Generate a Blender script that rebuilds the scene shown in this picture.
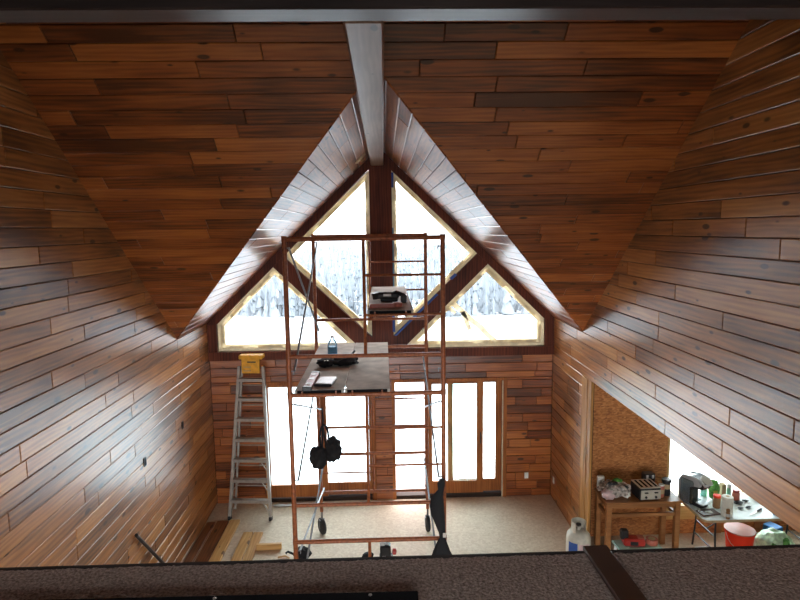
import bpy, bmesh, math, random
from mathutils import Vector, Matrix, noise

# ------------------------------------------------------------------ camera
scene = bpy.context.scene
for o in list(bpy.data.objects):
    bpy.data.objects.remove(o)
COL = scene.collection
cam_data = bpy.data.cameras.new('camera')
cam_data.sensor_width = 36.0
cam_data.lens = 581.35 / 800.0 * 36.0
cam_data.clip_start = 0.05
cam_data.clip_end = 5000
cam = bpy.data.objects.new('camera', cam_data)
COL.objects.link(cam)
cR = Vector((0.99948639, -0.02897139, -0.01369716))
cU = Vector((0.01711333, 0.12116476, 0.99248488))
cF = Vector((0.02709405, 0.99220953, -0.12159833))
cam.matrix_world = Matrix(((cR.x, cU.x, -cF.x, 0.0435), (cR.y, cU.y, -cF.y, 0.0),
                           (cR.z, cU.z, -cF.z, 4.5999), (0, 0, 0, 1)))
scene.camera = cam

# ------------------------------------------------------------------ world and exposure
SKY = (0.985, 0.965, 1.0)
SKY_STRENGTH = 8.0
world = bpy.data.worlds.new('overcast_sky')
scene.world = world
world.use_nodes = True
bg = world.node_tree.nodes['Background']
bg.inputs['Color'].default_value = (*SKY, 1)
bg.inputs['Strength'].default_value = SKY_STRENGTH
scene.view_settings.view_transform = 'Standard'
scene.view_settings.look = 'None'
scene.view_settings.gamma = 1.0
scene.view_settings.use_curve_mapping = False
scene.view_settings.exposure = 0.7

# ------------------------------------------------------------------ room dimensions (metres)
H = 2.85            # half width of the great room
D = 9.48            # inner face of the window gable
EAVE, RIDGE = 3.11, 5.886
Y1, Y2 = 8.067, 4.848   # feet and head of the two valleys
OPEN_Z = 2.494      # underside of the plank wall over the kitchen opening
PITCH_M = (RIDGE - EAVE) / (Y1 - Y2)
PITCH_D = (RIDGE - EAVE) / H
ROW = 0.154
LOFT_Z, LOFT_Y = 2.95, 2.74
BACK = -1.8         # inner face of the unseen back wall, glazed to add fill light
KY = 8.12           # inner face of the kitchen's outer wall

# ------------------------------------------------------------------ light portals at the window openings, the two rear ones added for fill
def portal(name, loc, rot, sx, sy):
    d = bpy.data.lights.new(name, 'AREA')
    d.shape = 'RECTANGLE'; d.size = sx; d.size_y = sy
    d.cycles.is_portal = True
    o = bpy.data.objects.new(name, d); COL.objects.link(o)
    o.location = loc; o.rotation_euler = rot
portal('gable_portal', (0, D + .3, 4.05), (-math.pi/2, 0, 0), 5.6, 3.4)
portal('door_portal', (0, D + .3, 1.05), (-math.pi/2, 0, 0), 4.4, 2.2)
portal('kitchen_portal', (5.4, KY + .3, 1.4), (-math.pi/2, 0, 0), 2.6, 2.0)
portal('loft_fill_portal', (0, BACK - .4, 4.3), (math.pi/2, 0, 0), 2.4, 1.4)  # serves the unseen rear loft window added as fill
portal('under_loft_fill_portal', (0, BACK - .4, 1.25), (math.pi/2, 0, 0), 4.0, 2.5)  # serves the unseen under-loft glazing added as fill

# ------------------------------------------------------------------ materials
M = {}
def new_mat(name):
    m = bpy.data.materials.new(name); m.use_nodes = True
    nt = m.node_tree; b = nt.nodes['Principled BSDF']
    M[name] = m
    return m, nt, b
def N(nt, t, **kw):
    n = nt.nodes.new(t)
    for k, v in kw.items(): setattr(n, k, v)
    return n
def math_node(nt, op, a, b=None):
    n = N(nt, 'ShaderNodeMath', operation=op)
    for i, v in enumerate((a, b)):
        if v is None: continue
        if isinstance(v, (int, float)): n.inputs[i].default_value = v
        else: nt.links.new(v, n.inputs[i])
    return n.outputs[0]
def ramp(nt, fac, stops):
    n = N(nt, 'ShaderNodeValToRGB')
    e = n.color_ramp.elements
    while len(e) < len(stops): e.new(.5)
    for i, (p, c) in enumerate(stops):
        e[i].position = p; e[i].color = (*c, 1)
    nt.links.new(fac, n.inputs[0])
    return n.outputs[0]

def plain(name, col, rough=.5, metal=0., var=.12, scale=8., bump=0., spec=.5, coat=0.):
    m, nt, b = new_mat(name)
    tc = N(nt, 'ShaderNodeTexCoord')
    nz = N(nt, 'ShaderNodeTexNoise'); nz.inputs['Scale'].default_value = scale; nz.inputs['Detail'].default_value = 4
    nt.links.new(tc.outputs['Object'], nz.inputs['Vector'])
    lo = tuple(c * (1 - var) for c in col); hi = tuple(min(1, c * (1 + var)) for c in col)
    nt.links.new(ramp(nt, nz.outputs['Fac'], [(.3, lo), (.7, hi)]), b.inputs['Base Color'])
    b.inputs['Roughness'].default_value = rough; b.inputs['Metallic'].default_value = metal
    b.inputs['Specular IOR Level'].default_value = spec; b.inputs['Coat Weight'].default_value = coat
    if bump:
        bp = N(nt, 'ShaderNodeBump'); bp.inputs['Strength'].default_value = bump; bp.inputs['Distance'].default_value = .01
        nt.links.new(nz.outputs['Fac'], bp.inputs['Height']); nt.links.new(bp.outputs[0], b.inputs['Normal'])
    return m

def translucent(name, col, var, scale, amount):
    m, nt, b = new_mat(name)
    nt.nodes.remove(b); out = nt.nodes['Material Output']
    tc = N(nt, 'ShaderNodeTexCoord')
    nz = N(nt, 'ShaderNodeTexNoise'); nz.inputs['Scale'].default_value = scale; nz.inputs['Detail'].default_value = 4
    nt.links.new(tc.outputs['Object'], nz.inputs['Vector'])
    c = ramp(nt, nz.outputs['Fac'], [(.3, tuple(x * (1 - var) for x in col)), (.7, tuple(min(1, x * (1 + var)) for x in col))])
    d = N(nt, 'ShaderNodeBsdfDiffuse'); t_ = N(nt, 'ShaderNodeBsdfTranslucent'); mx = N(nt, 'ShaderNodeMixShader')
    nt.links.new(c, d.inputs['Color']); nt.links.new(c, t_.inputs['Color']); mx.inputs[0].default_value = amount
    nt.links.new(d.outputs[0], mx.inputs[1]); nt.links.new(t_.outputs[0], mx.inputs[2]); nt.links.new(mx.outputs[0], out.inputs['Surface'])
    return m

def wood(name, dark, mid, light, rough=.34, vary=.75, knots=True, axis='X', spec=.5, grain=1.0, offset=True):
    """stained softwood: grain along the piece's own X (or Z) axis, knots, a tone of its own for each piece"""
    m, nt, b = new_mat(name)
    tc = N(nt, 'ShaderNodeTexCoord'); oi = N(nt, 'ShaderNodeObjectInfo')
    add = N(nt, 'ShaderNodeVectorMath', operation='ADD')
    cmb = N(nt, 'ShaderNodeCombineXYZ')
    for i, k in enumerate((37.0, 91.0, 53.0)):
        nt.links.new(math_node(nt, 'MULTIPLY', oi.outputs['Random'], k), cmb.inputs[i])
    nt.links.new(tc.outputs['Object'], add.inputs[0]); nt.links.new(cmb.outputs[0], add.inputs[1])
    base = add.outputs[0]
    def stretch(s):
        mp = N(nt, 'ShaderNodeMapping')
        mp.inputs['Scale'].default_value = s if axis == 'X' else (s[1], s[2], s[0])
        nt.links.new(base, mp.inputs['Vector']); return mp.outputs[0]
    n1 = N(nt, 'ShaderNodeTexNoise'); n1.inputs['Scale'].default_value = 1.0; n1.inputs['Detail'].default_value = 6; n1.inputs['Distortion'].default_value = .6
    nt.links.new(stretch((1.8, 30, 30)), n1.inputs['Vector'])
    n2 = N(nt, 'ShaderNodeTexNoise'); n2.inputs['Scale'].default_value = 1.0; n2.inputs['Detail'].default_value = 2
    nt.links.new(stretch((1.3, 4, 4)), n2.inputs['Vector'])
    wv = N(nt, 'ShaderNodeTexWave', wave_type='BANDS', bands_direction='Y' if axis == 'X' else 'X')
    wv.inputs['Scale'].default_value = 1.0; wv.inputs['Distortion'].default_value = 9.0; wv.inputs['Detail'].default_value = 2; wv.inputs['Detail Scale'].default_value = .8
    nt.links.new(stretch((1.1, 7, 7)), wv.inputs['Vector'])
    f = math_node(nt, 'ADD', math_node(nt, 'MULTIPLY', n1.outputs['Fac'], .56 * grain), math_node(nt, 'MULTIPLY', n2.outputs['Fac'], .62))
    f = math_node(nt, 'ADD', f, math_node(nt, 'MULTIPLY', wv.outputs['Fac'], .13 * grain))
    rnd = math_node(nt, 'MULTIPLY', math_node(nt, 'SUBTRACT', oi.outputs['Random'], .5), vary)
    f = math_node(nt, 'ADD', math_node(nt, 'SUBTRACT', f, .20), math_node(nt, 'MULTIPLY', rnd, .55))
    col = ramp(nt, f, [(.22, dark), (.5, mid), (.78, light)])
    if knots:
        vo = N(nt, 'ShaderNodeTexVoronoi', feature='F1'); vo.inputs['Scale'].default_value = 1.0
        nt.links.new(stretch((3.3, 8.0, 1)), vo.inputs['Vector'])
        sep = N(nt, 'ShaderNodeSeparateColor'); nt.links.new(vo.outputs['Color'], sep.inputs[0])
        rad = math_node(nt, 'MULTIPLY', sep.outputs[0], .19)
        k = N(nt, 'ShaderNodeMapRange'); k.interpolation_type = 'SMOOTHSTEP'
        nt.links.new(math_node(nt, 'SUBTRACT', vo.outputs['Distance'], rad), k.inputs['Value'])
        k.inputs['From Min'].default_value = -.03; k.inputs['From Max'].default_value = .05
        k.inputs['To Min'].default_value = .92; k.inputs['To Max'].default_value = 0
        mx = N(nt, 'ShaderNodeMix', data_type='RGBA')
        nt.links.new(k.outputs[0], mx.inputs['Factor']); nt.links.new(col, mx.inputs[6])
        mx.inputs[7].default_value = (dark[0] * .35, dark[1] * .3, dark[2] * .3, 1)
        col = mx.outputs[2]
    nt.links.new(col, b.inputs['Base Color'])
    r = N(nt, 'ShaderNodeMapRange'); nt.links.new(n2.outputs['Fac'], r.inputs['Value'])
    r.inputs['To Min'].default_value = rough - .025; r.inputs['To Max'].default_value = rough + .035
    nt.links.new(r.outputs[0], b.inputs['Roughness'])
    b.inputs['Specular IOR Level'].default_value = spec
    return m

def glass(name, tint, refl=.9):
    m, nt, b = new_mat(name)
    nt.nodes.remove(b)
    out = nt.nodes['Material Output']
    tr = N(nt, 'ShaderNodeBsdfTransparent'); tr.inputs['Color'].default_value = (*tint, 1)
    gl = N(nt, 'ShaderNodeBsdfGlossy'); gl.inputs['Roughness'].default_value = .02
    fr = N(nt, 'ShaderNodeFresnel'); fr.inputs['IOR'].default_value = 1.45
    tc = N(nt, 'ShaderNodeTexCoord'); nz = N(nt, 'ShaderNodeTexNoise'); nz.inputs['Scale'].default_value = 3
    nt.links.new(tc.outputs['Object'], nz.inputs['Vector'])
    mx = N(nt, 'ShaderNodeMixShader')
    nt.links.new(math_node(nt, 'MULTIPLY', fr.outputs[0], refl), mx.inputs[0])
    nt.links.new(tr.outputs[0], mx.inputs[1]); nt.links.new(gl.outputs[0], mx.inputs[2])
    nt.links.new(mx.outputs[0], out.inputs['Surface'])
    return m

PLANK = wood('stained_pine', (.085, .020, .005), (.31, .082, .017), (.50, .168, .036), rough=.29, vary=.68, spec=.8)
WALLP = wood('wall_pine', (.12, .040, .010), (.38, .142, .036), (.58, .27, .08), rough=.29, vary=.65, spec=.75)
TIMBER = wood('mahogany_timber', (.045, .010, .005), (.12, .028, .012), (.19, .05, .02), rough=.5, vary=.2, knots=False, axis='Z', spec=.2)
TRIMW = wood('golden_trim', (.28, .12, .03), (.50, .24, .07), (.66, .36, .13), rough=.45, spec=.3, vary=.3, knots=False, axis='Z')
DOORW = wood('door_wood', (.20, .06, .014), (.38, .125, .03), (.50, .19, .05), rough=.45, vary=.2, knots=False, axis='Z', spec=.25)
BEAMW = wood('ridge_beam_wood', (.10, .05, .028), (.2, .11, .065), (.3, .18, .115), rough=.36, vary=.2, knots=True, axis='X', spec=.55)
HEADW = wood('shaded_header_wood', (.02, .013, .011), (.04, .026, .022), (.065, .043, .036), rough=.32, vary=.2, knots=False)  # near-black base colour stands in for shade on the beam's back face
RAW = wood('raw_pine', (.38, .17, .045), (.58, .32, .10), (.72, .46, .19), rough=.55, vary=.3)
BROWNB = wood('brown_board', (.10, .035, .013), (.24, .09, .03), (.38, .16, .06), rough=.45, vary=.3)
TABLEW = wood('table_wood', (.2, .075, .022), (.36, .145, .045), (.48, .22, .08), rough=.45, vary=.2, knots=False)
plain('backing', (.03, .016, .01), .9)
plain('drywall', (.62, .58, .52), .9, scale=3)
plain('plywood_grey', (.56, .51, .45), .9, var=.25, scale=5, spec=.12)
plain('rust_steel', (.30, .082, .022), .45, .1, var=.35, scale=30)
plain('galvanised', (.20, .20, .21), .5, .5, var=.15, scale=40)
plain('aluminium', (.38, .35, .31), .45, .55, var=.12, scale=20)
plain('ladder_yellow', (.80, .40, .035), .45, 0, var=.2, scale=14)
plain('black_rubber', (.016, .016, .018), .6)
plain('black_cloth', (.012, .012, .014), .9, scale=60, bump=.4)
plain('black_plastic', (.018, .018, .02), .35)
plain('red_plastic', (.42, .03, .022), .35)
plain('bucket_red', (.85, .045, .015), .5, var=.05, spec=.2)
plain('white_plastic', (.78, .78, .76), .4)
plain('white_table', (.72, .76, .74), .4, var=.05)
plain('paper', (.78, .74, .66), .85, scale=20)
translucent('cream_frame', (.80, .74, .58), .16, 9, .5)
translucent('peel_paper', (.82, .76, .62), .2, 14, .6)
plain('chrome', (.66, .63, .58), .38, .7, var=.06)
plain('silver_plastic', (.55, .56, .57), .35, .2)
plain('brown_jar', (.27, .13, .045), .3)
plain('green_pack', (.09, .30, .05), .45, var=.5, scale=40)
plain('yellow_pack', (.7, .55, .1), .5)
plain('cyan_plastic', (.25, .62, .52), .3)
plain('blue_tape', (.012, .075, .36), .55)
plain('pale_blue_tape', (.12, .36, .60), .55)
plain('blue_can', (.03, .16, .4), .35, .3)
plain('tank_paint', (.58, .54, .45), .5, var=.18, scale=12)
plain('tank_label', (.03, .09, .34), .5)
plain('teal_bench', (.34, .50, .42), .5)
plain('pink_red', (.5, .14, .09), .4)
plain('level_pink', (.45, .12, .12), .4, var=.3, scale=60)
plain('tan_card', (.5, .36, .2), .8)
plain('carpet_trim', (.045, .033, .028), .8)
plain('dark_board', (.010, .009, .010), .9, spec=.1)
plain('snow', (.86, .89, .93), .8, var=.06, scale=1.2, bump=.2)
plain('snowy_deck', (.84, .88, .93), .8, var=.08, scale=2.5, bump=.3)
plain('haze_tinted_tree', (.122, .143, .16), .9, var=.15, scale=.3)  # pale grey-blue paints distance haze into the tree colour
plain('grey_bin', (.16, .20, .24), .5)
plain('teal_box', (.35, .68, .7), .5)
plain('wood_strip', (.085, .034, .016), .45)
PANE = glass('window_glass', (.955, .985, .99))
DPANE = glass('door_glass', (.87, .965, .965))
BOTTLE = glass('bottle_plastic', (.80, .88, .92), 1.6)
BAG = plain('green_bag', (.55, .72, .50), .35, var=.35, scale=16, bump=.4)
plain('crumpled_bag', (.40, .34, .30), .35, var=.75, scale=26, bump=.6)
plain('pink_bag', (.62, .44, .44), .35, var=.2, scale=20, bump=.5)

def osb(name, dark, mid, light, sc):
    m, nt, b = new_mat(name)
    tc = N(nt, 'ShaderNodeTexCoord')
    v = N(nt, 'ShaderNodeTexVoronoi'); v.inputs['Scale'].default_value = sc
    mp = N(nt, 'ShaderNodeMapping'); mp.inputs['Scale'].default_value = (1, 1, 2.4); mp.inputs['Rotation'].default_value = (.3, .6, .4)
    nt.links.new(tc.outputs['Object'], mp.inputs['Vector']); nt.links.new(mp.outputs[0], v.inputs['Vector'])
    s = N(nt, 'ShaderNodeSeparateColor'); nt.links.new(v.outputs['Color'], s.inputs[0])
    nz = N(nt, 'ShaderNodeTexNoise'); nz.inputs['Scale'].default_value = 3; nt.links.new(tc.outputs['Object'], nz.inputs['Vector'])
    f = math_node(nt, 'ADD', math_node(nt, 'MULTIPLY', s.outputs[0], .6), math_node(nt, 'MULTIPLY', nz.outputs['Fac'], .4))
    nt.links.new(ramp(nt, f, [(.15, dark), (.5, mid), (.85, light)]), b.inputs['Base Color'])
    b.inputs['Roughness'].default_value = .7
osb('osb_sheet', (.26, .08, .02), (.46, .165, .042), (.60, .25, .08), 26)
osb('subfloor', (.54, .43, .31), (.61, .50, .37), (.68, .58, .44), 34)

m, nt, b = new_mat('winter_land')      # snow by the house, ground beyond the yard darkened to dim view and glare
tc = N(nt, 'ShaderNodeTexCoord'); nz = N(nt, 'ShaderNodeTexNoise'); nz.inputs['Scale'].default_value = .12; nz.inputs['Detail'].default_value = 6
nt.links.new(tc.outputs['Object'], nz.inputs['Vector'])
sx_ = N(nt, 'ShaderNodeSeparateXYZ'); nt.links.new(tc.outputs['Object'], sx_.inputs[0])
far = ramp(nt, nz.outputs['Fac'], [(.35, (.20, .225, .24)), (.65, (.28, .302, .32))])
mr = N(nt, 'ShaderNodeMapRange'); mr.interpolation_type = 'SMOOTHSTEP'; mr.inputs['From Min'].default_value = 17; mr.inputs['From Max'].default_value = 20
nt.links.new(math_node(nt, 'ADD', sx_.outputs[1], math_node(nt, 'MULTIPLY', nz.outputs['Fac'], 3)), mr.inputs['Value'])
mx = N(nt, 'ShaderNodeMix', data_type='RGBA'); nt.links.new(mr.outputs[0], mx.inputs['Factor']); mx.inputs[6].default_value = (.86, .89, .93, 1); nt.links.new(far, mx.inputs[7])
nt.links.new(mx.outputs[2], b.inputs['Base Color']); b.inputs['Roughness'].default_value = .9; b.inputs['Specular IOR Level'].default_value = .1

m, nt, b = new_mat('carpet')
tc = N(nt, 'ShaderNodeTexCoord'); nz = N(nt, 'ShaderNodeTexNoise'); nz.inputs['Scale'].default_value = 75; nz.inputs['Detail'].default_value = 3
nt.links.new(tc.outputs['Object'], nz.inputs['Vector'])
nt.links.new(ramp(nt, nz.outputs['Fac'], [(.3, (.26, .19, .155)), (.7, (.78, .62, .53))]), b.inputs['Base Color'])
b.inputs['Roughness'].default_value = 1.0; b.inputs['Specular IOR Level'].default_value = .1
bp = N(nt, 'ShaderNodeBump'); bp.inputs['Strength'].default_value = .9; bp.inputs['Distance'].default_value = .012
nt.links.new(nz.outputs['Fac'], bp.inputs['Height']); nt.links.new(bp.outputs[0], b.inputs['Normal'])

# ------------------------------------------------------------------ mesh helpers
class MB:
    """collects shapes; build() links them as ONE mesh object"""
    def __init__(s): s.bm = bmesh.new()
    def box(s, c, size, rot=None, bev=0.):
        r = bmesh.ops.create_cube(s.bm, size=1.0)
        vs = r['verts']
        bmesh.ops.scale(s.bm, vec=size, verts=vs)
        if bev:
            es = list({e for v in vs for e in v.link_edges})
            rr = bmesh.ops.bevel(s.bm, geom=es, offset=bev, segments=1, affect='EDGES', profile=.5)
            vs = list({v for f in rr['faces'] for v in f.verts} | {v for v in vs if v.is_valid})
        mt = Matrix.Translation(c)
        if rot is not None: mt = mt @ (rot if isinstance(rot, Matrix) else Matrix.Rotation(rot, 4, 'Z'))
        bmesh.ops.transform(s.bm, matrix=mt, verts=vs)
        return s
    def span(s, a, b, bev=0.):
        a = Vector(a); b = Vector(b)
        return s.box((a + b) / 2, tuple(abs(x) for x in (b - a)), bev=bev)
    def tube(s, pts, r, seg=8, radii=None):
        pts = [Vector(p) for p in pts]; n = len(pts)
        rings = []; prev = None
        for i, p in enumerate(pts):
            t = (pts[min(i + 1, n - 1)] - pts[max(i - 1, 0)]).normalized()
            if prev is None:
                a = t.cross(Vector((0, 0, 1)))
                if a.length < .1: a = t.cross(Vector((0, 1, 0)))
            else:
                a = prev - t * prev.dot(t)
            a.normalize(); prev = a; bq = t.cross(a)
            rr = radii[i] if radii else r
            rings.append([s.bm.verts.new(p + (a * math.cos(k * 2 * math.pi / seg) + bq * math.sin(k * 2 * math.pi / seg)) * rr) for k in range(seg)])
        for i in range(n - 1):
            for k in range(seg):
                s.bm.faces.new((rings[i][k], rings[i][(k + 1) % seg], rings[i + 1][(k + 1) % seg], rings[i + 1][k]))
        s.bm.faces.new(rings[0][::-1]); s.bm.faces.new(rings[-1])
        return s
    def lathe(s, prof, seg=20, c=(0, 0, 0), mat=None, sx=1., sy=1.):
        c = Vector(c); rings = []
        for r, z in prof:
            ring = []
            for k in range(seg):
                a = k * 2 * math.pi / seg
                v = Vector((r * math.cos(a) * sx, r * math.sin(a) * sy, z))
                if mat is not None: v = mat @ v
                ring.append(s.bm.verts.new(c + v))
            rings.append(ring)
        for i in range(len(rings) - 1):
            for k in range(seg):
                s.bm.faces.new((rings[i][k], rings[i][(k + 1) % seg], rings[i + 1][(k + 1) % seg], rings[i + 1][k]))
        s.bm.faces.new(rings[0][::-1]); s.bm.faces.new(rings[-1])
        return s
    def prism(s, pts, vec):
        vec = Vector(vec)
        a = [s.bm.verts.new(Vector(p)) for p in pts]
        b = [s.bm.verts.new(Vector(p) + vec) for p in pts]
        n = len(a)
        s.bm.faces.new(a[::-1]); s.bm.faces.new(b)
        for i in range(n):
            s.bm.faces.new((a[i], a[(i + 1) % n], b[(i + 1) % n], b[i]))
        return s
    def ring(s, outer, inner, vec):
        """flat picture-frame ring between two polygons of equal length, extruded by vec"""
        vec = Vector(vec); n = len(outer)
        for i in range(n):
            j = (i + 1) % n
            s.prism([outer[i], outer[j], inner[j], inner[i]], vec)
        return s
    def blob(s, c, rad, amp=.25, seed=0, sub=3, freq=2.2, zmin=.002):
        r = bmesh.ops.create_icosphere(s.bm, subdivisions=sub, radius=1.0)
        off = Vector((seed * 7.3, seed * 3.1, seed * 1.7))
        for v in r['verts']:
            d = noise.noise(v.co * freq + off) * amp + noise.noise(v.co * freq * 2.6 + off) * amp * .5
            v.co = Vector((v.co.x * rad[0], v.co.y * rad[1], v.co.z * rad[2])) * (1 + d) + Vector(c)
            if zmin is not None and c[2] > 0: v.co.z = max(v.co.z, zmin)
        return s
    def build(s, name, mat, parent=None, smooth=False, loc=None):
        bmesh.ops.recalc_face_normals(s.bm, faces=s.bm.faces)
        me = bpy.data.meshes.new(name); s.bm.to_mesh(me); s.bm.free()
        me.materials.append(M[mat] if isinstance(mat, str) else mat)
        if smooth:
            for p in me.polygons: p.use_smooth = True
            me.set_sharp_from_angle(angle=math.radians(42))
        o = bpy.data.objects.new(name, me); COL.objects.link(o)
        if parent is not None: o.parent = parent
        if loc is not None: o.location = loc
        return o

def tag(o, label=None, cat=None, group=None, kind=None):
    if label: o['label'] = label
    if cat: o['category'] = cat
    if group: o['group'] = group
    if kind: o['kind'] = kind
    return o
def thing(name, label, cat, loc=(0, 0, 0), rz=0., group=None):
    o = bpy.data.objects.new(name, None); COL.objects.link(o)
    o.empty_display_size = .1
    o.location = loc; o.rotation_euler = (0, 0, rz)
    return tag(o, label, cat, group)
def struct(name, mb, mat, label=None, smooth=False):
    return tag(mb.build(name, mat, smooth=smooth), label, kind='structure')

# ------------------------------------------------------------------ plank cladding
def clip(poly, a, b, c):
    """keep the side a*x + b*y <= c of a convex polygon"""
    out = []
    for i in range(len(poly)):
        p, q = poly[i], poly[(i + 1) % len(poly)]
        dp, dq = a * p[0] + b * p[1] - c, a * q[0] + b * q[1] - c
        if dp <= 0: out.append(p)
        if dp * dq < 0:
            t = dp / (dp - dq); out.append((p[0] + t * (q[0] - p[0]), p[1] + t * (q[1] - p[1])))
    return out
def clip_poly(sub, region):
    n = len(region)
    ar = sum(region[i][0] * region[(i + 1) % n][1] - region[(i + 1) % n][0] * region[i][1] for i in range(n))
    for i in range(n):
        p, q = region[i], region[(i + 1) % n]
        ex, ey = q[0] - p[0], q[1] - p[1]
        a, b_ = (ey, -ex) if ar > 0 else (-ey, ex)
        sub = clip(sub, a, b_, a * p[0] + b_ * p[1])
        if len(sub) < 3: return []
    return sub
def inset(poly, d):
    n = len(poly)
    cx = sum(p[0] for p in poly) / n; cy = sum(p[1] for p in poly) / n
    ln = []
    for i in range(n):
        p, q = poly[i], poly[(i + 1) % n]
        ex, ey = q[0] - p[0], q[1] - p[1]; l = math.hypot(ex, ey)
        nx, ny = -ey / l, ex / l
        if nx * (cx - p[0]) + ny * (cy - p[1]) < 0: nx, ny = -nx, -ny
        ln.append((nx, ny, nx * p[0] + ny * p[1] + d))
    out = []
    for i in range(n):
        a, b_ = ln[i - 1], ln[i]
        det = a[0] * b_[1] - a[1] * b_[0]
        if abs(det) < 1e-6: return None
        out.append(((a[2] * b_[1] - a[1] * b_[2]) / det, (a[0] * b_[2] - a[2] * b_[0]) / det))
    return out
def clean(poly):
    out = []
    for p in poly:
        if not out or math.hypot(p[0] - out[-1][0], p[1] - out[-1][1]) > 2e-3: out.append(p)
    if len(out) > 1 and math.hypot(out[0][0] - out[-1][0], out[0][1] - out[-1][1]) < 2e-3: out.pop()
    return out
def area(poly):
    return sum(poly[i][0] * poly[(i + 1) % len(poly)][1] - poly[(i + 1) % len(poly)][0] * poly[i][1] for i in range(len(poly))) / 2
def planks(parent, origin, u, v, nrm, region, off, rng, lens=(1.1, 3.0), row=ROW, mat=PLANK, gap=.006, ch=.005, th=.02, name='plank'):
    """clad a convex region of the plane origin + u*x + v*y with planks of random length running along u"""
    u = Vector(u).normalized(); v = Vector(v).normalized(); nrm = Vector(nrm).normalized(); origin = Vector(origin)
    flip = u.cross(v).dot(nrm) < 0
    vmin = min(p[1] for p in region); vmax = max(p[1] for p in region)
    umin = min(p[0] for p in region); umax = max(p[0] for p in region)
    k = math.floor((vmin - off) / row + 1e-4)
    while off + k * row < vmax - 1e-3:
        a0, a1 = off + k * row, off + (k + 1) * row
        x = umin - rng.uniform(0, lens[1] * .8)
        while x < umax:
            L = rng.uniform(*lens)
            poly = clip_poly([(x, a0), (x + L, a0), (x + L, a1), (x, a1)], region)
            x += L
            poly = clean(poly)
            if len(poly) < 3 or abs(area(poly)) < .0012: continue
            mid = inset(poly, gap / 2); top = inset(poly, gap / 2 + ch)
            if not mid or not top or area(mid) * area(poly) <= 0 or area(top) * area(poly) <= 0 or abs(area(top)) > abs(area(poly)): continue
            cx = sum(p[0] for p in poly) / len(poly); cy = (a0 + a1) / 2
            dz = rng.uniform(-.0012, .0012)
            n = len(poly)
            sg = -1 if flip else 1
            vs = [(p[0] - cx, sg * (p[1] - cy), -th) for p in mid] + [(p[0] - cx, sg * (p[1] - cy), -ch) for p in mid] + [(p[0] - cx, sg * (p[1] - cy), 0) for p in top]
            fs = []
            for r in (0, 1):
                for i in range(n):
                    j = (i + 1) % n
                    fs.append((r * n + i, r * n + j, (r + 1) * n + j, (r + 1) * n + i))
            fs.append(tuple(range(2 * n, 3 * n)))
            if (area(mid) < 0) != flip: fs = [f[::-1] for f in fs]
            me = bpy.data.meshes.new(name); me.from_pydata(vs, [], fs); me.materials.append(mat)
            o = bpy.data.objects.new(name, me); COL.objects.link(o)
            o.parent = parent
            vv = v * sg
            pos = origin + u * cx + v * cy + nrm * dz
            o.matrix_basis = Matrix(((u.x, vv.x, nrm.x, pos.x), (u.y, vv.y, nrm.y, pos.y), (u.z, vv.z, nrm.z, pos.z), (0, 0, 0, 1)))
        k += 1

rng = random.Random(11)
TH = .02
ROW_OFF = OPEN_Z - 17 * ROW
YB = 1.6          # the plank cladding of the side walls starts here, over the loft
ZT = 7.6          # top of the side walls
def slope_z(y): return EAVE + PITCH_M * (Y1 - y)
def slope_y(z): return Y1 - (z - EAVE) / PITCH_M

# ------------------------------------------------------------------ floor
struct('floor', MB().span((-3.3, BACK - .2, -.12), (7.4, D + .16, 0)), 'subfloor', 'dusty pale sheet subfloor of the great room')

# ------------------------------------------------------------------ side walls
def side_wall(s, name, label):
    x0 = s * (H + TH); x1 = s * (H + .17)
    mb = MB()
    def slab(yz): mb.prism([(x0, y, z) for y, z in yz], (x1 - x0, 0, 0))
    if s < 0:
        slab([(BACK - .2, 0), (D + .16, 0), (D + .16, OPEN_Z), (BACK - .2, OPEN_Z)])
    else:
        slab([(8.0, 0), (D + .16, 0), (D + .16, OPEN_Z), (8.0, OPEN_Z)])
        slab([(BACK - .2, 0), (3.0, 0), (3.0, OPEN_Z), (BACK - .2, OPEN_Z)])
    slab([(BACK - .2, OPEN_Z), (D + .16, OPEN_Z), (D + .16, EAVE + .15), (BACK - .2, EAVE + .15)])
    slab([(BACK - .2, EAVE), (Y1 + .1, EAVE), (slope_y(ZT), ZT + .1), (BACK - .2, ZT + .1)])
    w = struct(name, mb, 'backing', label)
    up = [(YB, EAVE), (Y1 + .012, EAVE), (slope_y(ZT) + .012, ZT), (YB, ZT)]
    O = (s * H, 0, 0); n = (-s, 0, 0)
    if s < 0:
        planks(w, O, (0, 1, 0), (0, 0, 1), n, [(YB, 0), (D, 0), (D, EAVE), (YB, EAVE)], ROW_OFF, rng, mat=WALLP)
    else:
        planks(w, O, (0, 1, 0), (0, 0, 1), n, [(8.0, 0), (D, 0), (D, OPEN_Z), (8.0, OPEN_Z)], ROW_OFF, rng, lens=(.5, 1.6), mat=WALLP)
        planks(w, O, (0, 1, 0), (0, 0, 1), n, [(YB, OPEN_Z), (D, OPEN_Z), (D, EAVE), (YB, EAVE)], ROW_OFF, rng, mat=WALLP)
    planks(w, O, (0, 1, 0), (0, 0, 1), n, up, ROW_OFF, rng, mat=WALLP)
    return w
side_wall(-1, 'wall_left', 'left wall of stained horizontal pine planks')
side_wall(1, 'wall_right', 'right wall of stained pine planks over the kitchen opening')

# trim boards around the kitchen opening
t = struct('trim_1', MB().span((H - .012, 7.88, 0), (H + TH, 8.0, OPEN_Z)), TRIMW, 'golden trim board on the face of the kitchen opening')
MB().span((H - .012, 7.78, 0), (H + TH, 7.872, OPEN_Z)).build('trim_board', TRIMW, t)
MB().span((H + TH, 7.66, 0), (H + .035, 8.0, OPEN_Z)).build('jamb_board', TRIMW, t)
MB().span((H - .002, 7.655, 0), (H + TH, 7.775, OPEN_Z)).build('trim_board', TRIMW, t)

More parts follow.
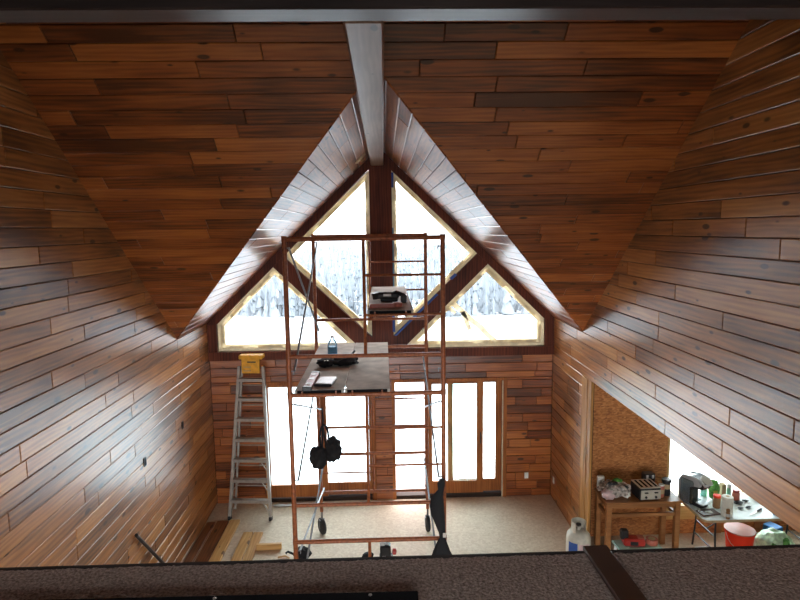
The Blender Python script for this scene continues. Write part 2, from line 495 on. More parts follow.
# ------------------------------------------------------------------ main ceiling slope, either side of the valleys
YT = 3.0
cs = Vector((0, -1, PITCH_M)).normalized(); L1 = math.hypot(1, PITCH_M)
mb = MB()
nb = Vector((0, PITCH_M, 1)).normalized()
for s in (-1, 1):
    mb.prism([Vector((s * H * 1.05, Y1, slope_z(Y1))) + nb * TH, Vector((0, Y2, slope_z(Y2))) + nb * TH, Vector((0, YT - .6, slope_z(YT - .6))) + nb * TH, Vector((s * H * 1.05, YT - .6, slope_z(YT - .6))) + nb * TH], nb * .15)
ceil_main = struct('ceiling', mb, 'backing', 'main ceiling slope of dark stained pine planks')
for s in (-1, 1):
    reg = [(s * (H + .012), 0), (0, (Y1 - Y2) * L1), (0, (Y1 - YT) * L1), (s * (H + .012), (Y1 - YT) * L1)]
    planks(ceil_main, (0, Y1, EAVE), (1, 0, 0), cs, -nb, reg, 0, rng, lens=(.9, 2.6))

# ------------------------------------------------------------------ dormer ceilings
LD = math.hypot(H, RIDGE - EAVE)
for s, nm in ((-1, 'ceiling_dormer_left'), (1, 'ceiling_dormer_right')):
    up = Vector((-s * H, 0, RIDGE - EAVE)).normalized()
    no = Vector((s * (RIDGE - EAVE), 0, H)).normalized()
    q = [(s * H, Y1, EAVE), (s * H, D + .16, EAVE), (0, D + .16, RIDGE), (0, Y2, RIDGE)]
    c = struct(nm, MB().prism([Vector(p) + no * TH for p in q], no * .15), 'backing', 'steep dormer ceiling of pine planks, %s of the ridge beam' % ('left' if s < 0 else 'right'))
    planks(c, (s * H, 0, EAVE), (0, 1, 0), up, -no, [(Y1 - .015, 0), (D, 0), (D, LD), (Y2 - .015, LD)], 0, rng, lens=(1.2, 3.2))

# ------------------------------------------------------------------ beams
BX = -.035
mb = MB().box((0, 0, 0), (D - 2.98, .205, .34), bev=.014)
rb = struct('ridge_beam', mb, BEAMW, 'long ridge beam running from the loft header to the gable peak')
rb.matrix_world = Matrix.Translation((BX, (D + 2.98) / 2, 5.6 + .17)) @ Matrix.Rotation(math.pi / 2, 4, 'Z')
hb = struct('header_beam', MB().box((0, 0, 0), (2 * H + .2, .17, .36), bev=.008), HEADW, 'shade-toned header beam crossing above the loft edge')
hb.location = (0, 2.9, 5.605 + .18)
struct('trim_2', MB().span((-H, 2.985, 5.70), (H, 3.03, 5.90)), PLANK, 'thin brown trim strip along the header beam')
mb = MB().span((-H - .17, 2.82, 5.9), (H + .17, 2.98, 8.0))
struct('wall_over_header', mb, 'backing', 'wall above the loft header beam')
struct('ceiling_loft', MB().span((-H - .17, BACK - .2, 5.93), (H + .17, 2.98, 6.05)), 'backing', 'flat ceiling over the loft')

# ------------------------------------------------------------------ gable wall: timbers
def xz(pts, y): return [(x, y, z) for x, z in pts]
TY = D - .05
RI = .17
def rake(x): return RIDGE - PITCH_D * abs(x)
for s in (-1, 1):
    pts = [(s * H, EAVE), (0, RIDGE), (0, RIDGE - RI), (s * 2.70, rake(2.70) - RI), (s * 2.70, 2.49), (s * H, 2.49)]
    mb = MB().prism(xz(pts[:4] + [(s * H, rake(2.70) - RI)], TY), (0, .2, 0))
    struct('rake_beam', mb, TIMBER, 'dark mahogany rake timber, %s side of the gable window' % ('left' if s < 0 else 'right'))
    struct('side_post', MB().span((s * 2.70, TY, 2.63), (s * H, TY + .2, rake(2.70) - RI)), TIMBER, 'short dark timber at the %s end of the gable window' % ('left' if s < 0 else 'right'))
    lo = lambda x: 2.73 + .985 * (x - .44)
    up = lambda x: 2.86 + .965 * (x - .2)
    pts = [(s * .338, 2.63), (s * 1.745, lo(1.745)), (s * 1.572, up(1.572)), (s * .165, up(.165)), (s * .12, 2.63)]
    struct('strut', MB().prism(xz(pts, TY + .005), (0, .19, 0)), TIMBER, 'dark diagonal timber strut rising %s from the king post' % ('left' if s < 0 else 'right'))
struct('king_post', MB().span((-.165, TY - .01, 2.63), (.19, TY + .21, RIDGE - .1)), TIMBER, 'dark king post in the middle of the gable window')
struct('sill_beam', MB().span((-H, TY - .02, 2.49), (H, TY + .2, 2.63)), TIMBER, 'dark horizontal sill timber under the gable window')

# gable windows
def window(name, poly, label, w=.085, irregular=0):
    cx = sum(p[0] for p in poly) / len(poly); cz = sum(p[1] for p in poly) / len(poly)
    root = tag(MB().ring(xz(poly, D + .03), xz(inset(poly, w * .45), D + .03), (0, .10, 0)).build(name, 'cream_frame'), label, kind='structure')
    i1 = inset(poly, w * .45); i2 = inset(poly, w)
    r2 = MB().ring(xz(i1, D + .065), xz(i2, D + .065), (0, .06, 0)).build('sash', 'cream_frame', root)
    MB().prism(xz(i2, D + .09), (0, .012, 0)).build('pane', PANE, root)
    # squeezed-out foam and torn masking paper along the frame
    rr = random.Random(hash(label) % 1000)
    n = len(poly)
    for i in range(n):
        a, b_ = i1[i], i1[(i + 1) % n]
        L = math.hypot(b_[0] - a[0], b_[1] - a[1])
        k = max(1, int(L / .5))
        for j in range(k):
            t0 = (j + rr.uniform(.0, .25)) / k; t1 = (j + rr.uniform(.55, 1.0)) / k
            wd = rr.uniform(.02, .05) * (1.5 if irregular else 1)
            p = [(a[0] + (b_[0] - a[0]) * t, a[1] + (b_[1] - a[1]) * t) for t in (t0, t1)]
            nx, nz = -(b_[1] - a[1]) / L, (b_[0] - a[0]) / L
            if nx * (cx - a[0]) + nz * (cz - a[1]) < 0: nx, nz = -nx, -nz
            q = [p[0], p[1], (p[1][0] + nx * wd, p[1][1] + nz * wd), (p[0][0] + nx * wd * rr.uniform(.6, 1.2), p[0][1] + nz * wd * rr.uniform(.6, 1.2))]
            MB().prism(xz(q, D + .052), (0, .014, 0)).build('foam_strip', 'cream_frame', root)
    return root
for s, side in ((-1, 'left'), (1, 'right')):
    window('window_1' if s < 0 else 'window_2', [(s * 2.70, 2.63), (s * .338, 2.63), (s * 1.745, 4.024), (s * 2.70, 3.086)], 'lower %s gable window in a pale foam-edged frame' % side, .10, s > 0)
    window('window_3' if s < 0 else 'window_4', [(-.165 if s < 0 else .19, 2.84), (s * 1.572, 4.184), (-.165 if s < 0 else .19, 5.54)], 'upper %s gable window beside the king post' % side, .075)

# ------------------------------------------------------------------ gable wall below the sill
mb = MB()
DL0, DL1, DR0, DR1, DZ = -2.01, -.14, .18, 2.08, 2.10
for a, b_ in ((-H - .17, DL0), (DL1, DR0), (DR1, H + .17)):
    mb.span((a, D + TH, 0), (b_, D + .16, DZ))
mb.span((-H - .17, D + TH, DZ), (H + .17, D + .16, 2.5))
wf = struct('wall_front', mb, 'backing', 'plank wall around the sliding doors under the gable window')
for reg, ln in (([(-H, 0), (DL0 - .0, 0), (DL0, DZ), (-H, DZ)], (.35, 1.2)), ([(DL1, 0), (DR0, 0), (DR0, DZ), (DL1, DZ)], (.6, 1.5)),
                ([(DR1, 0), (H, 0), (H, DZ), (DR1, DZ)], (.3, .9)), ([(-H, DZ), (H, DZ), (H, 2.5), (-H, 2.5)], (.5, 1.6))):
    planks(wf, (0, D, 0), (1, 0, 0), (0, 0, 1), (0, -1, 0), reg, 2.5 - 17 * .148, rng, lens=ln, row=.148)

# sliding doors
def bar(mb, x0, x1, z0, z1, y0, y1): return mb.span((x0, y0, z0), (x1, y1, z1))
def panel(parent, x0, x1, ws, we, y, label=None, z0=.07, z1=2.0):
    p = bar(MB(), x0, x0 + ws, z0, z1 + .05, y, y + .04).build('sash_stile', DOORW, parent)
    bar(MB(), x1 - we, x1, z0, z1 + .05, y, y + .04).build('sash_stile', DOORW, parent)
    bar(MB(), x0 + ws, x1 - we, z0, .285, y, y + .04).build('bottom_rail', DOORW, parent)
    bar(MB(), x0 + ws, x1 - we, z1, z1 + .05, y, y + .04).build('top_rail', DOORW, parent)
    MB().span((x0 + ws, y + .014, .285), (x1 - we, y + .024, z1)).build('pane', DPANE, parent)
def door(name, x0, x1, label):
    mb = MB()
    bar(mb, x0 - .0, x0 + .055, 0, DZ, D - .012, D + .15); bar(mb, x1 - .07, x1, 0, DZ, D - .012, D + .15)
    bar(mb, x0 + .055, x1 - .07, DZ - .05, DZ, D - .012, D + .15)
    d = tag(mb.build(name, DOORW), label, kind='structure')
    bar(MB(), x0 + .055, x1 - .07, 0, .06, D - .0, D + .16).build('threshold', 'backing', d)
    return d
d1 = door('door_1', DL0, DL1, 'left sliding glass door in a brown wood frame, closed')
panel(d1, -1.955, -.97, .03, .16, D + .03); panel(d1, -1.07, -.21, .1, .045, D + .085)
d2 = door('door_2', DR0 - .04, DR1, 'right sliding glass door, slid half open')
panel(d2, .69, 1.69, .13, .11, D + .03); panel(d2, 1.09, 2.01, .09, .1, D + .085)
MB().span((2.0, D - .02, 0), (2.02, D - .012, DZ - .05)).build('weather_strip', 'cream_frame', d2)
MB().tube([(1.64, D + .02, .95), (1.64, D - .01, .98), (1.64, D - .01, 1.12), (1.64, D + .02, 1.15)], .01).build('handle', 'black_plastic', d2, True)

# ------------------------------------------------------------------ kitchen shell
mb = MB().span((4.18, KY, 0), (4.30, KY + .14, .24)).span((4.30, KY, 0), (6.7, KY + .14, .24)).span((4.18, KY, 2.3), (6.7, KY + .14, 2.66)).span((6.7, KY, 0), (7.4, KY + .14, 2.66)).span((H + .17, KY + .012, 0), (4.18, KY + .14, 2.66))
kf = struct('wall_kitchen_front', mb, 'osb_sheet', 'sheathed kitchen wall beyond the opening')
MB().span((H + .02, KY - .012, 0), (4.175, KY + .012, 2.66)).build('sheet_panel', 'osb_sheet', kf)
for x in (4.32, 4.95, 5.55, 6.15): MB().span((x, KY - .02, 0), (x + .09, KY, .24)).build('stud', TABLEW, kf)
kw = tag(MB().span((4.18, KY - .03, .24), (6.7, KY + .12, .45)).build('window_5', RAW), 'wide kitchen window above a raw wood rail', kind='structure')
for x in (4.18, 5.4, 6.62): MB().span((x, KY, .45), (x + (.04 if x < 5 else .08), KY + .12, 2.3)).build('mullion', RAW, kw)
MB().span((4.22, KY + .05, .45), (6.62, KY + .062, 2.3)).build('pane', DPANE, kw)
struct('wall_kitchen_side', MB().span((7.3, 1.9, 0), (7.4, KY, 2.66)), 'drywall', 'side wall of the kitchen')
struct('wall_kitchen_back', MB().span((H + .17, 1.9, 0), (7.3, 2.0, 2.66)), 'drywall', 'back wall of the kitchen')
struct('ceiling_kitchen', MB().span((H + .17, 1.9, 2.66), (7.4, KY + .14, 2.78)), 'drywall', 'flat ceiling of the kitchen')

# ------------------------------------------------------------------ loft behind the camera
struct('floor_loft', MB().span((-H, BACK, LOFT_Z - .02), (H, LOFT_Y, LOFT_Z), bev=.008), 'carpet', 'brown nubby carpet along the loft edge')
rc = random.Random(3)
mb = MB(); nx_, ny_ = 560, 60
gv = []
for j in range(ny_):
    yq = 2.16 + (LOFT_Y + .012 - 2.16) * j / (ny_ - 1)
    edge = max(0., (yq - LOFT_Y + .02) / .032)
    gv.append([mb.bm.verts.new((-H + 2 * H * i / (nx_ - 1) + rc.uniform(-.003, .003), yq + rc.uniform(-.003, .003) + (.008 * noise.noise(Vector((i * .09, 0, 0))) if j > ny_ - 4 else 0), LOFT_Z + .008 + rc.uniform(-.0025, .003) + .004 * noise.noise(Vector((i * .35, j * .35, 2))) - .018 * edge ** 2)) for i in range(nx_)])
for j in range(ny_ - 1):
    for i in range(nx_ - 1): mb.bm.faces.new((gv[j][i], gv[j][i + 1], gv[j + 1][i + 1], gv[j + 1][i]))
o = mb.build('carpet_pile', 'carpet', bpy.data.objects['floor_loft'], True); o['kind'] = 'stuff'
struct('loft_joists', MB().span((-H, BACK, LOFT_Z - .32), (H, LOFT_Y - .01, LOFT_Z - .02)), 'drywall', 'underside of the loft floor')
struct('trim_3', MB().span((-H, LOFT_Y, LOFT_Z - .34), (H, LOFT_Y + .045, LOFT_Z - .004), bev=.006), 'carpet_trim', 'dark nosing board along the loft edge')
mb = MB()
for z0, z1 in ((0, .1), (2.5, 3.8), (4.7, 6.0)): mb.span((-H - .17, BACK - .2, z0), (H + .17, BACK, z1))
for z0, z1 in ((.1, 2.5), (3.8, 4.7)):
    for a, b_ in (*((-H - .17, -1.9), (-.04, .04), (1.9, H + .17)),) if z0 < 1 else ((-H - .17, -1.1), (1.1, H + .17)): mb.span((a, BACK - .2, z0), (b_, BACK, z1))
struct('wall_back', mb, 'drywall', 'back wall behind the loft with glazing added for fill light')
for i, (z0, z1) in enumerate(((.1, 2.5), (3.8, 4.7))):
    MB().span((-1.9 if i == 0 else -1.1, BACK - .12, z0), (1.9 if i == 0 else 1.1, BACK - .108, z1)).build('window_%d' % (6 + i), PANE)['kind'] = 'structure'  # unseen rear panes, added to bring fill light into the room

# ------------------------------------------------------------------ outside
tag(MB().span((-9, D + .17, -.3), (9, 11.1, -.06)).build('deck', 'snowy_deck'), 'snow covered deck outside the sliding doors', kind='structure')
mb = MB()
prof = [(11.1, -.45), (24, -.6), (34, -3), (60, -8), (120, -13), (400, -15), (2500, -15)]
grid = [[mb.bm.verts.new((x, y, z + noise.noise(Vector((x * .05, y * .05, 0))) * min(1.5, (y - 11) * .03))) for x in (-2500, -300, -80, -30, -12, -4, 4, 12, 30, 80, 300, 2500)] for y, z in prof]
for i in range(len(grid) - 1):
    for j in range(len(grid[0]) - 1):
        mb.bm.faces.new((grid[i][j], grid[i][j + 1], grid[i + 1][j + 1], grid[i + 1][j]))
tag(mb.build('snow_ground', 'winter_land', smooth=True), 'ground falling away from the house, snow near it and dimmed tone beyond', kind='structure')
rt = random.Random(5)
mb = MB()
def terrain(y):
    for (a, za), (b_, zb) in zip(prof, prof[1:]):
        if a <= y <= b_: return za + (zb - za) * (y - a) / (b_ - a)
    return -15
for i in range(4200):
    y = 110 + (rt.random() ** 1.5) * 500
    x = rt.uniform(-.62, .62) * y
    h = rt.uniform(4, 8.5); z = terrain(y) - .3; r = h * rt.uniform(.10, .17)
    for k in range(3):
        z0 = z + h * (.1 + .27 * k); rr = r * (1 - .25 * k); seg = 6
        ring = [mb.bm.verts.new((x + rr * rt.uniform(.6, 1.3) * math.cos(a * 6.283 / seg), y + rr * rt.uniform(.6, 1.3) * math.sin(a * 6.283 / seg), z0 + rt.uniform(-.4, .4))) for a in range(seg)]
        tip = mb.bm.verts.new((x + rt.uniform(-.2, .2), y, z0 + h * .42))
        for a in range(seg): mb.bm.faces.new((ring[a], ring[(a + 1) % seg], tip))
tag(mb.build('winter_forest', 'haze_tinted_tree'), 'forest in painted haze tones beyond the gable window', 'forest', kind='stuff')

# ------------------------------------------------------------------ scaffold tower
SXL, SXR, SXM = -.96, .65, -.16
SF, SR = 5.95, 8.4
sc = thing('scaffold_tower', 'tall rust-brown steel scaffold tower on casters in front of the gable', 'scaffold', (0, 0, 0))
RS = 'rust_steel'
for y in (SF, SR):
    for tier, (top, bot) in enumerate(((4.53, 2.915), (2.905, 1.285), (1.275, .36))):
        short = tier == 2
        for x in (SXL, SXR):
            mb = MB().tube([(x, y, bot), (x, y, top)], .025, 10)
            mb.tube([(x, y, top - .045), (x, y, top + .012)], .029, 10)
            mb.build('leg', RS, sc, True)
        zb = .66 if short else top - 1.235
        MB().tube([(SXL, y, top - .022), (SXR, y, top - .022)], .024, 10).build('top_bar', RS, sc, True)
        MB().tube([(SXL, y, zb), (SXR, y, zb)], .021, 10).build('bottom_bar', RS, sc, True)
        MB().tube([(SXM, y, zb), (SXM, y, top - .022)], .017, 8).build('ladder_post', RS, sc, True)
        for dz in ((.31,) if short else (.40, .81)):
            a, b_ = (SXL, SXM) if short else (SXM, SXR)
            MB().tube([(a, y, top - dz), (b_, y, top - dz)], .0135, 8).build('rung', RS, sc, True)
        # locking studs for the braces
        for x, sx in ((SXL, 1), (SXR, -1)):
            for dz in ((.12, .55) if short else (.12, .95) if tier else (.11, 1.39)):
                mb = MB().tube([(x, y, top - dz), (x + sx * .055, y, top - dz)], .008, 6)
                mb.box((x + sx * .05, y, top - dz - .012), (.008, .016, .045))
                mb.build('brace_stud', 'galvanised', sc)
    for x in (SXL, SXR):
        yy = y
        cf = MB().tube([(x, yy, .36), (x, yy, .22)], .016, 8).box((x - .035, yy, .155), (.006, .06, .15)).box((x + .035, yy, .155), (.006, .06, .15)).box((x, yy, .225), (.08, .07, .012)).build('caster_fork', 'galvanised', sc)
        ang = {(SXL, SR): .5, (SXR, SR): .1}.get((x, y), .25)
        R_ = Matrix.Rotation(ang, 4, 'Z') @ Matrix.Rotation(math.pi / 2, 4, 'Y')
        MB().lathe([(.05, -.03), (.11, -.028), (.125, -.018), (.125, .018), (.11, .028), (.05, .03)], 20, (x, yy, .126), R_).build('wheel', 'black_rubber', cf, True)
def brace(x, zf, zr):
    MB().tube([(x, SF, zf), (x, SR, zr)], .012, 8).build('cross_brace', 'galvanised', sc, True)
brace(SXL + .045, 4.42, 3.14); brace(SXL + .055, 3.14, 4.42)
brace(SXL + .045, 2.785, 1.955); brace(SXL + .055, 1.955, 2.785)
brace(SXR - .045, 2.785, 1.955); brace(SXR - .055, 1.955, 2.785)
brace(SXL + .045, 1.155, .725); brace(SXL + .055, .725, 1.155)
brace(SXR - .045, .725, 1.155)

# work platforms resting on the bars
def platform(label, x0, x1, y0, y1, z, grp='scaffold planks'):
    t_ = thing('scaffold_plank', label, 'platform', ((x0 + x1) / 2, (y0 + y1) / 2, z), 0, grp)
    w, l = x1 - x0, y1 - y0
    MB().box((0, 0, .028), (w - .03, l - .02, .014)).build('deck_board', 'plywood_grey', t_)
    for sx in (-1, 1): MB().box((sx * (w / 2 - .012), 0, .018), (.024, l, .036), bev=.003).build('side_rail', 'plywood_grey', t_)
    for sy in (-1, 1):
        MB().box((0, sy * (l / 2 - .008), .016), (w - .05, .016, .030)).build('end_rail', 'dark_board', t_)
        for sx in (-1, 1): MB().tube([(sx * (w / 2 - .08), sy * (l / 2 - .01), .022), (sx * (w / 2 - .08), sy * (l / 2 + .03), .020), (sx * (w / 2 - .08), sy * (l / 2 + .035), -.03)], .009, 6).build('hook', 'rust_steel', t_)
platform('left grey plywood scaffold plank holding the tablet and the level', -.905, -.395, 5.925, 8.45, 2.906)
platform('right grey plywood scaffold plank of the lower deck, nearer the king post', -.385, .085, 5.925, 8.45, 2.906)
platform('short upper grey scaffold plank carrying the black power tool', -.135, .345, 5.925, 8.42, 3.733)
PZ = 2.942; PU = 3.769

# things on the lower deck
t = thing('water_bottle', 'clear plastic water bottle with a blue label on the scaffold deck', 'bottle', (-.64, 7.45, PZ))
MB().lathe([(.055, 0), (.062, .012), (.062, .10), (.056, .115), (.062, .13), (.062, .185), (.05, .22), (.024, .255), (.020, .272)], 18).build('body', BOTTLE, t, True)
MB().lathe([(.0632, .055), (.0635, .06), (.0635, .15), (.0632, .155)], 18).build('label_band', 'pale_blue_tape', t, True)
MB().lathe([(.022, .27), (.024, .275), (.024, .292), (.020, .296)], 14).build('cap', 'white_plastic', t, True)

t = thing('spirit_level', 'dusty pink spirit level lying along the deck edge', 'level', (-.765, 6.22, PZ + .001), -.03)
MB().box((0, 0, .022), (.085, .62, .044), bev=.005).build('body', 'level_pink', t)
for y in (-.31, .31): MB().box((0, y, .022), (.092, .045, .048), bev=.006).build('end_cap', 'black_plastic', t)
for y in (-.2, 0, .18): MB().box((0, y, .046), (.05, .07, .006), bev=.002).build('vial', 'pink_bag', t)

t = thing('tablet', 'white tablet in a dark case lying on the scaffold deck', 'tablet', (-.61, 6.2, PZ), -.12)
MB().box((0, 0, .014), (.19, .30, .028), bev=.006).build('case', 'black_plastic', t)
MB().box((.003, .004, .031), (.175, .285, .008), bev=.003).build('cover', 'white_plastic', t)

t = thing('tool_belt', 'black tool belt and gloves heaped behind the tablet', 'tool belt', (-.56, 7.0, PZ))
MB().blob((-.13, 0, .045), (.10, .13, .055), .35, 3).build('glove', 'black_cloth', t, True)
MB().blob((.10, .04, .05), (.17, .14, .055), .3, 5).build('pouch', 'black_cloth', t, True)
MB().tube([(-.2, .05, .05), (-.08, .12, .085), (.06, .12, .1), (.2, .05, .075), (.27, .0, .03)], .014, 6).build('strap', 'black_plastic', t, True)
MB().box((-.11, -.09, .085), (.05, .03, .012), bev=.003).build('buckle', 'chrome', t)

t = thing('utility_knife', 'small orange handled hand tool beside the water bottle', 'hand tool', (-.47, 7.38, PZ), .25)
MB().tube([(-.13, 0, .012), (.02, 0, .014), (.07, 0, .022)], .011, 8).build('shaft', 'red_plastic', t, True)
MB().tube([(.06, 0, .02), (.10, .02, .06), (.13, .01, .10)], .014, 8, radii=[.012, .017, .014]).build('handle', 'black_plastic', t, True)

c_ = MB().box((0, 0, .003), (.03, .04, .006), bev=.002).build('tape_clip', 'chrome')
c_.location = (-.38, 5.97, PZ + .001); tag(c_, 'small silver clip on the front seam of the scaffold deck', 'clip')

# things on the upper deck
t = thing('power_nailer', 'black power nailer lying on the upper scaffold plank', 'power tool', (.115, 6.62, PU), -.12)
MB().box((-.03, 0, .075), (.26, .10, .075), bev=.02).build('body', 'black_plastic', t)
MB().tube([(-.16, -.01, .04), (-.17, -.02, .11)], .045, 10).build('head', 'black_plastic', t, True)
MB().tube([(.02, 0, .09), (.07, -.04, .115), (.17, -.06, .075)], .024, 8).build('handle', 'black_rubber', t, True)
MB().box((.16, -.06, .045), (.07, .08, .09), bev=.012).build('battery', 'black_plastic', t)
MB().box((-.03, -.056, .085), (.09, .012, .03), bev=.003).build('side_plate', 'chrome', t)
MB().box((-.02, .06, .022), (.20, .06, .044), bev=.008).build('magazine', 'black_plastic', t)
t = thing('oscillating_tool', 'red-brown stick tool lying in front of the black nailer', 'hand tool', (.07, 6.12, PU), .06)
MB().box((-.05, 0, .022), (.26, .05, .044), bev=.008).build('bar', 'pink_red', t)
MB().lathe([(.03, 0), (.052, .006), (.055, .03), (.05, .05), (.03, .058)], 16, (.115, .02, 0)).build('head', 'pink_red', t, True)

# hanging things
t = thing('tool_harness', 'black padded tool harness hanging from the rear left brace', 'harness', (-.885, 8.23, 1.95))
MB().tube([(-.02, .15, .03), (0, .02, .0), (.005, -.01, -.12), (.0, -.02, -.18)], .012, 6).build('hanging_strap', 'black_cloth', t, True)
lp = [(-.0, -.02, -.15)] + [(.02 + .065 * math.sin(a), -.03, -.37 - .21 * math.cos(a)) for a in [i * math.pi / 6 for i in range(1, 12)]] + [(0, -.02, -.15)]
MB().tube(lp, .016, 6).build('loop', 'black_cloth', t, True)
MB().blob((-.075, -.04, -.65), (.125, .08, .165), .3, 9, 4).build('pouch', 'black_cloth', t, True)
MB().blob((.145, -.04, -.53), (.12, .08, .175), .3, 12, 4).build('pouch', 'black_cloth', t, True)
MB().tube([(-.05, -.03, -.58), (.03, -.06, -.69), (.12, -.04, -.66)], .02, 6).build('waist_strap', 'black_cloth', t, True)
t = thing('hanging_bag', 'long black cloth bag tied to the front right scaffold leg', 'bag', (.62, 5.862, 1.0))
prof = [(.0, .98, .025), (-.01, .93, .04), (-.012, .86, .033), (-.05, .78, .062), (-.06, .68, .072), (-.045, .58, .07), (-.02, .48, .052), (-.005, .38, .033), (.0, .32, .03), (-.005, .26, .055), (-.005, .18, .088), (-.005, .08, .12), (-.005, -.08, .135), (-.005, -.16, .12)]
mb = MB(); rings = []
for cx, z, r in prof:
    rings.append([mb.bm.verts.new((cx + r * math.cos(a * .3927) * (1 + .12 * math.sin(3 * a + z * 20)), -.03 + r * .55 * math.sin(a * .3927), z)) for a in range(16)])
for i in range(len(rings) - 1):
    for k in range(16): mb.bm.faces.new((rings[i][k], rings[i][(k + 1) % 16], rings[i + 1][(k + 1) % 16], rings[i + 1][k]))
mb.bm.faces.new(rings[0]); mb.bm.faces.new(rings[-1][::-1])
mb.build('cloth', 'black_cloth', t, True)
MB().tube([(.03, .02, .94), (.0, -.04, .99), (-.02, .0, .94)], .009, 6).build('tie', 'black_plastic', t, True)
MB().box((.02, -.065, .37), (.035, .008, .05), bev=.002).build('clip', 'chrome', t)
MB().prism([(-.06, -.07, .70), (-.13, -.06, .665), (-.06, -.07, .60)], (0, .02, 0)).build('flap', 'black_cloth', t)

# ------------------------------------------------------------------ step ladder leaning on the gable wall
lad = thing('step_ladder', 'closed aluminium step ladder with a yellow top leaning by the left corner', 'ladder', (-2.165, 8.89, 0), -.09)
LZ, LY = 2.62, .43
def lp3(x, z, dy=0.): return (x, LY * z / LZ + dy, z)
def hw(z): return .335 - (.335 - .185) * z / LZ
tilt = Matrix.Rotation(-math.atan2(LY, LZ), 4, 'X')
for sx in (-1, 1):
    a, b_ = Vector(lp3(sx * hw(.04), .04)), Vector(lp3(sx * hw(2.42), 2.42))
    dd = (b_ - a)
    ax = dd.normalized(); sd = Vector((1, 0, 0)); sd = (sd - ax * sd.dot(ax)).normalized(); fr = ax.cross(sd)
    R_ = Matrix((sd, fr, ax)).transposed().to_4x4()
    MB().box((a + b_) / 2, (.045, .06, dd.length), R_, bev=.003).build('front_rail', 'aluminium', lad)
    MB().box(Vector(lp3(sx * hw(.03), .03)), (.045, .085, .06), tilt, bev=.006).build('foot', 'black_rubber', lad)
    a, b_ = Vector(lp3(sx * (hw(.12) - .05), .12, .10)), Vector(lp3(sx * (hw(2.42) - .03), 2.42, .06))
    dd = b_ - a; ax = dd.normalized(); sd = Vector((1, 0, 0)); sd = (sd - ax * sd.dot(ax)).normalized(); fr = ax.cross(sd)
    MB().box((a + b_) / 2, (.03, .03, dd.length), Matrix((sd, fr, ax)).transposed().to_4x4(), bev=.003).build('rear_rail', 'ladder_yellow' if sx > 0 else 'aluminium', lad)  # yellow on the right rear rail paints warm light into its colour
for i, z in enumerate((.31, .63, .95, 1.27, 1.59, 1.91, 2.22)):
    s_ = MB().box(lp3(0, z, -.005), (2 * hw(z) - .02, .085, .03), bev=.004).box(lp3(0, z - .012, -.045), (2 * hw(z) - .02, .008, .045)).build('step', 'aluminium', lad)
    if i < 3:
        for sx in (-1, 1): MB().tube([lp3(sx * (hw(z) - .015), z - .17), lp3(sx * (hw(z) - .13), z - .015)], .008, 6).build('brace', 'aluminium', s_)
for z in (.5, .82, 1.14, 1.46, 1.78, 2.1):
    MB().tube([lp3(-(hw(z) - .06), z, .09), lp3(hw(z) - .06, z, .09)], .010, 6).build('rear_bar', 'aluminium', lad)
tc_ = MB().box(lp3(0, 2.575, .02), (.385, .17, .07), bev=.012).box(lp3(0, 2.44, -.03), (.29, .03, .25), bev=.004).build('top_cap', 'ladder_yellow', lad)
MB().box(lp3(.02, 2.50, -.051), (.14, .012, .022)).build('slot', 'black_plastic', tc_)
for z in (2.36, 2.42): MB().box(lp3(-.05, z, -.049), (.12, .010, .012)).build('print_line', 'tan_card', tc_)

# ------------------------------------------------------------------ boards and scraps on the floor
def board(label, x0, x1, y0, y1, z, th, mat, rz=0.):
    o = MB().box((0, 0, th / 2), (y1 - y0, x1 - x0, th), bev=.003).build('lumber_board', mat)
    o.location = ((x0 + x1) / 2, (y0 + y1) / 2, z); o.rotation_euler = (0, 0, math.pi / 2 + rz)
    return tag(o, label, 'board', 'loose boards along the left wall')
board('dark brown board on the floor tight against the left wall', -2.82, -2.69, 5.6, 8.80, 0.001, .03, BROWNB)
board('second brown board on the floor, one over from the left wall', -2.67, -2.49, 5.6, 8.84, 0.001, .022, BROWNB)
board('wide yellow-brown board at the right of the brown pair', -2.465, -2.31, 5.7, 8.83, 0.001, .045, RAW)
board('left one of the two short golden pine boards beside the scaffold', -2.165, -2.02, 5.9, 8.46, 0.001, .03, RAW)
board('right one of the two short golden pine boards beside the scaffold', -2.005, -1.87, 5.9, 8.45, 0.001, .03, RAW)
o = MB().box((0, 0, .045), (.36, .045, .09), bev=.003).build('lumber_offcut', RAW); o.location = (-1.69, 8.0, .001); o.rotation_euler = (0, 0, .03)
tag(o, 'pale offcut of lumber lying crosswise past the golden boards', 'offcut')
o = MB().tube([(-2.775, 7.29, .06), (-2.825, 6.33, 1.18)], .02, 8).build('black_pipe', 'black_plastic', smooth=True)
tag(o, 'thin black pipe leaning against the left wall', 'pipe')
t = thing('tool_bag', 'small black tool bag on the floor by the front left scaffold leg', 'bag', (-1.17, 7.74, 0))
MB().blob((0, 0, .075), (.12, .09, .085), .25, 21).build('body', 'black_cloth', t, True)
MB().tube([(-.1, 0, .06), (-.2, -.02, .12), (-.23, -.03, .1)], .016, 6).build('strap', 'black_cloth', t, True)
o = MB().tube([(0, 0, .015), (.10, .02, .02), (.16, -.02, .014)], .012, 6).build('wood_scrap', RAW, smooth=True); o.location = (-1.52, 7.76, 0); tag(o, 'splintered yellow wood scrap beside the black tool bag', 'scrap')
t = thing('nail_gun', 'black and red nail gun standing on the floor behind the scaffold bar', 'power tool', (.01, 7.66, 0))
MB().box((-.01, 0, .14), (.15, .16, .2), bev=.03).build('body', 'black_plastic', t)
MB().box((-.045, -.02, .25), (.07, .08, .06), bev=.015).build('cap', 'silver_plastic', t)
MB().lathe([(.02, 0), (.042, .01), (.042, .05), (.02, .06)], 12, (.085, -.03, .13), Matrix.Rotation(math.pi / 2, 4, 'Y')).build('dial', 'red_plastic', t, True)
MB().box((-.03, -.085, .06), (.05, .012, .07), bev=.003).build('sticker', 'white_plastic', t)
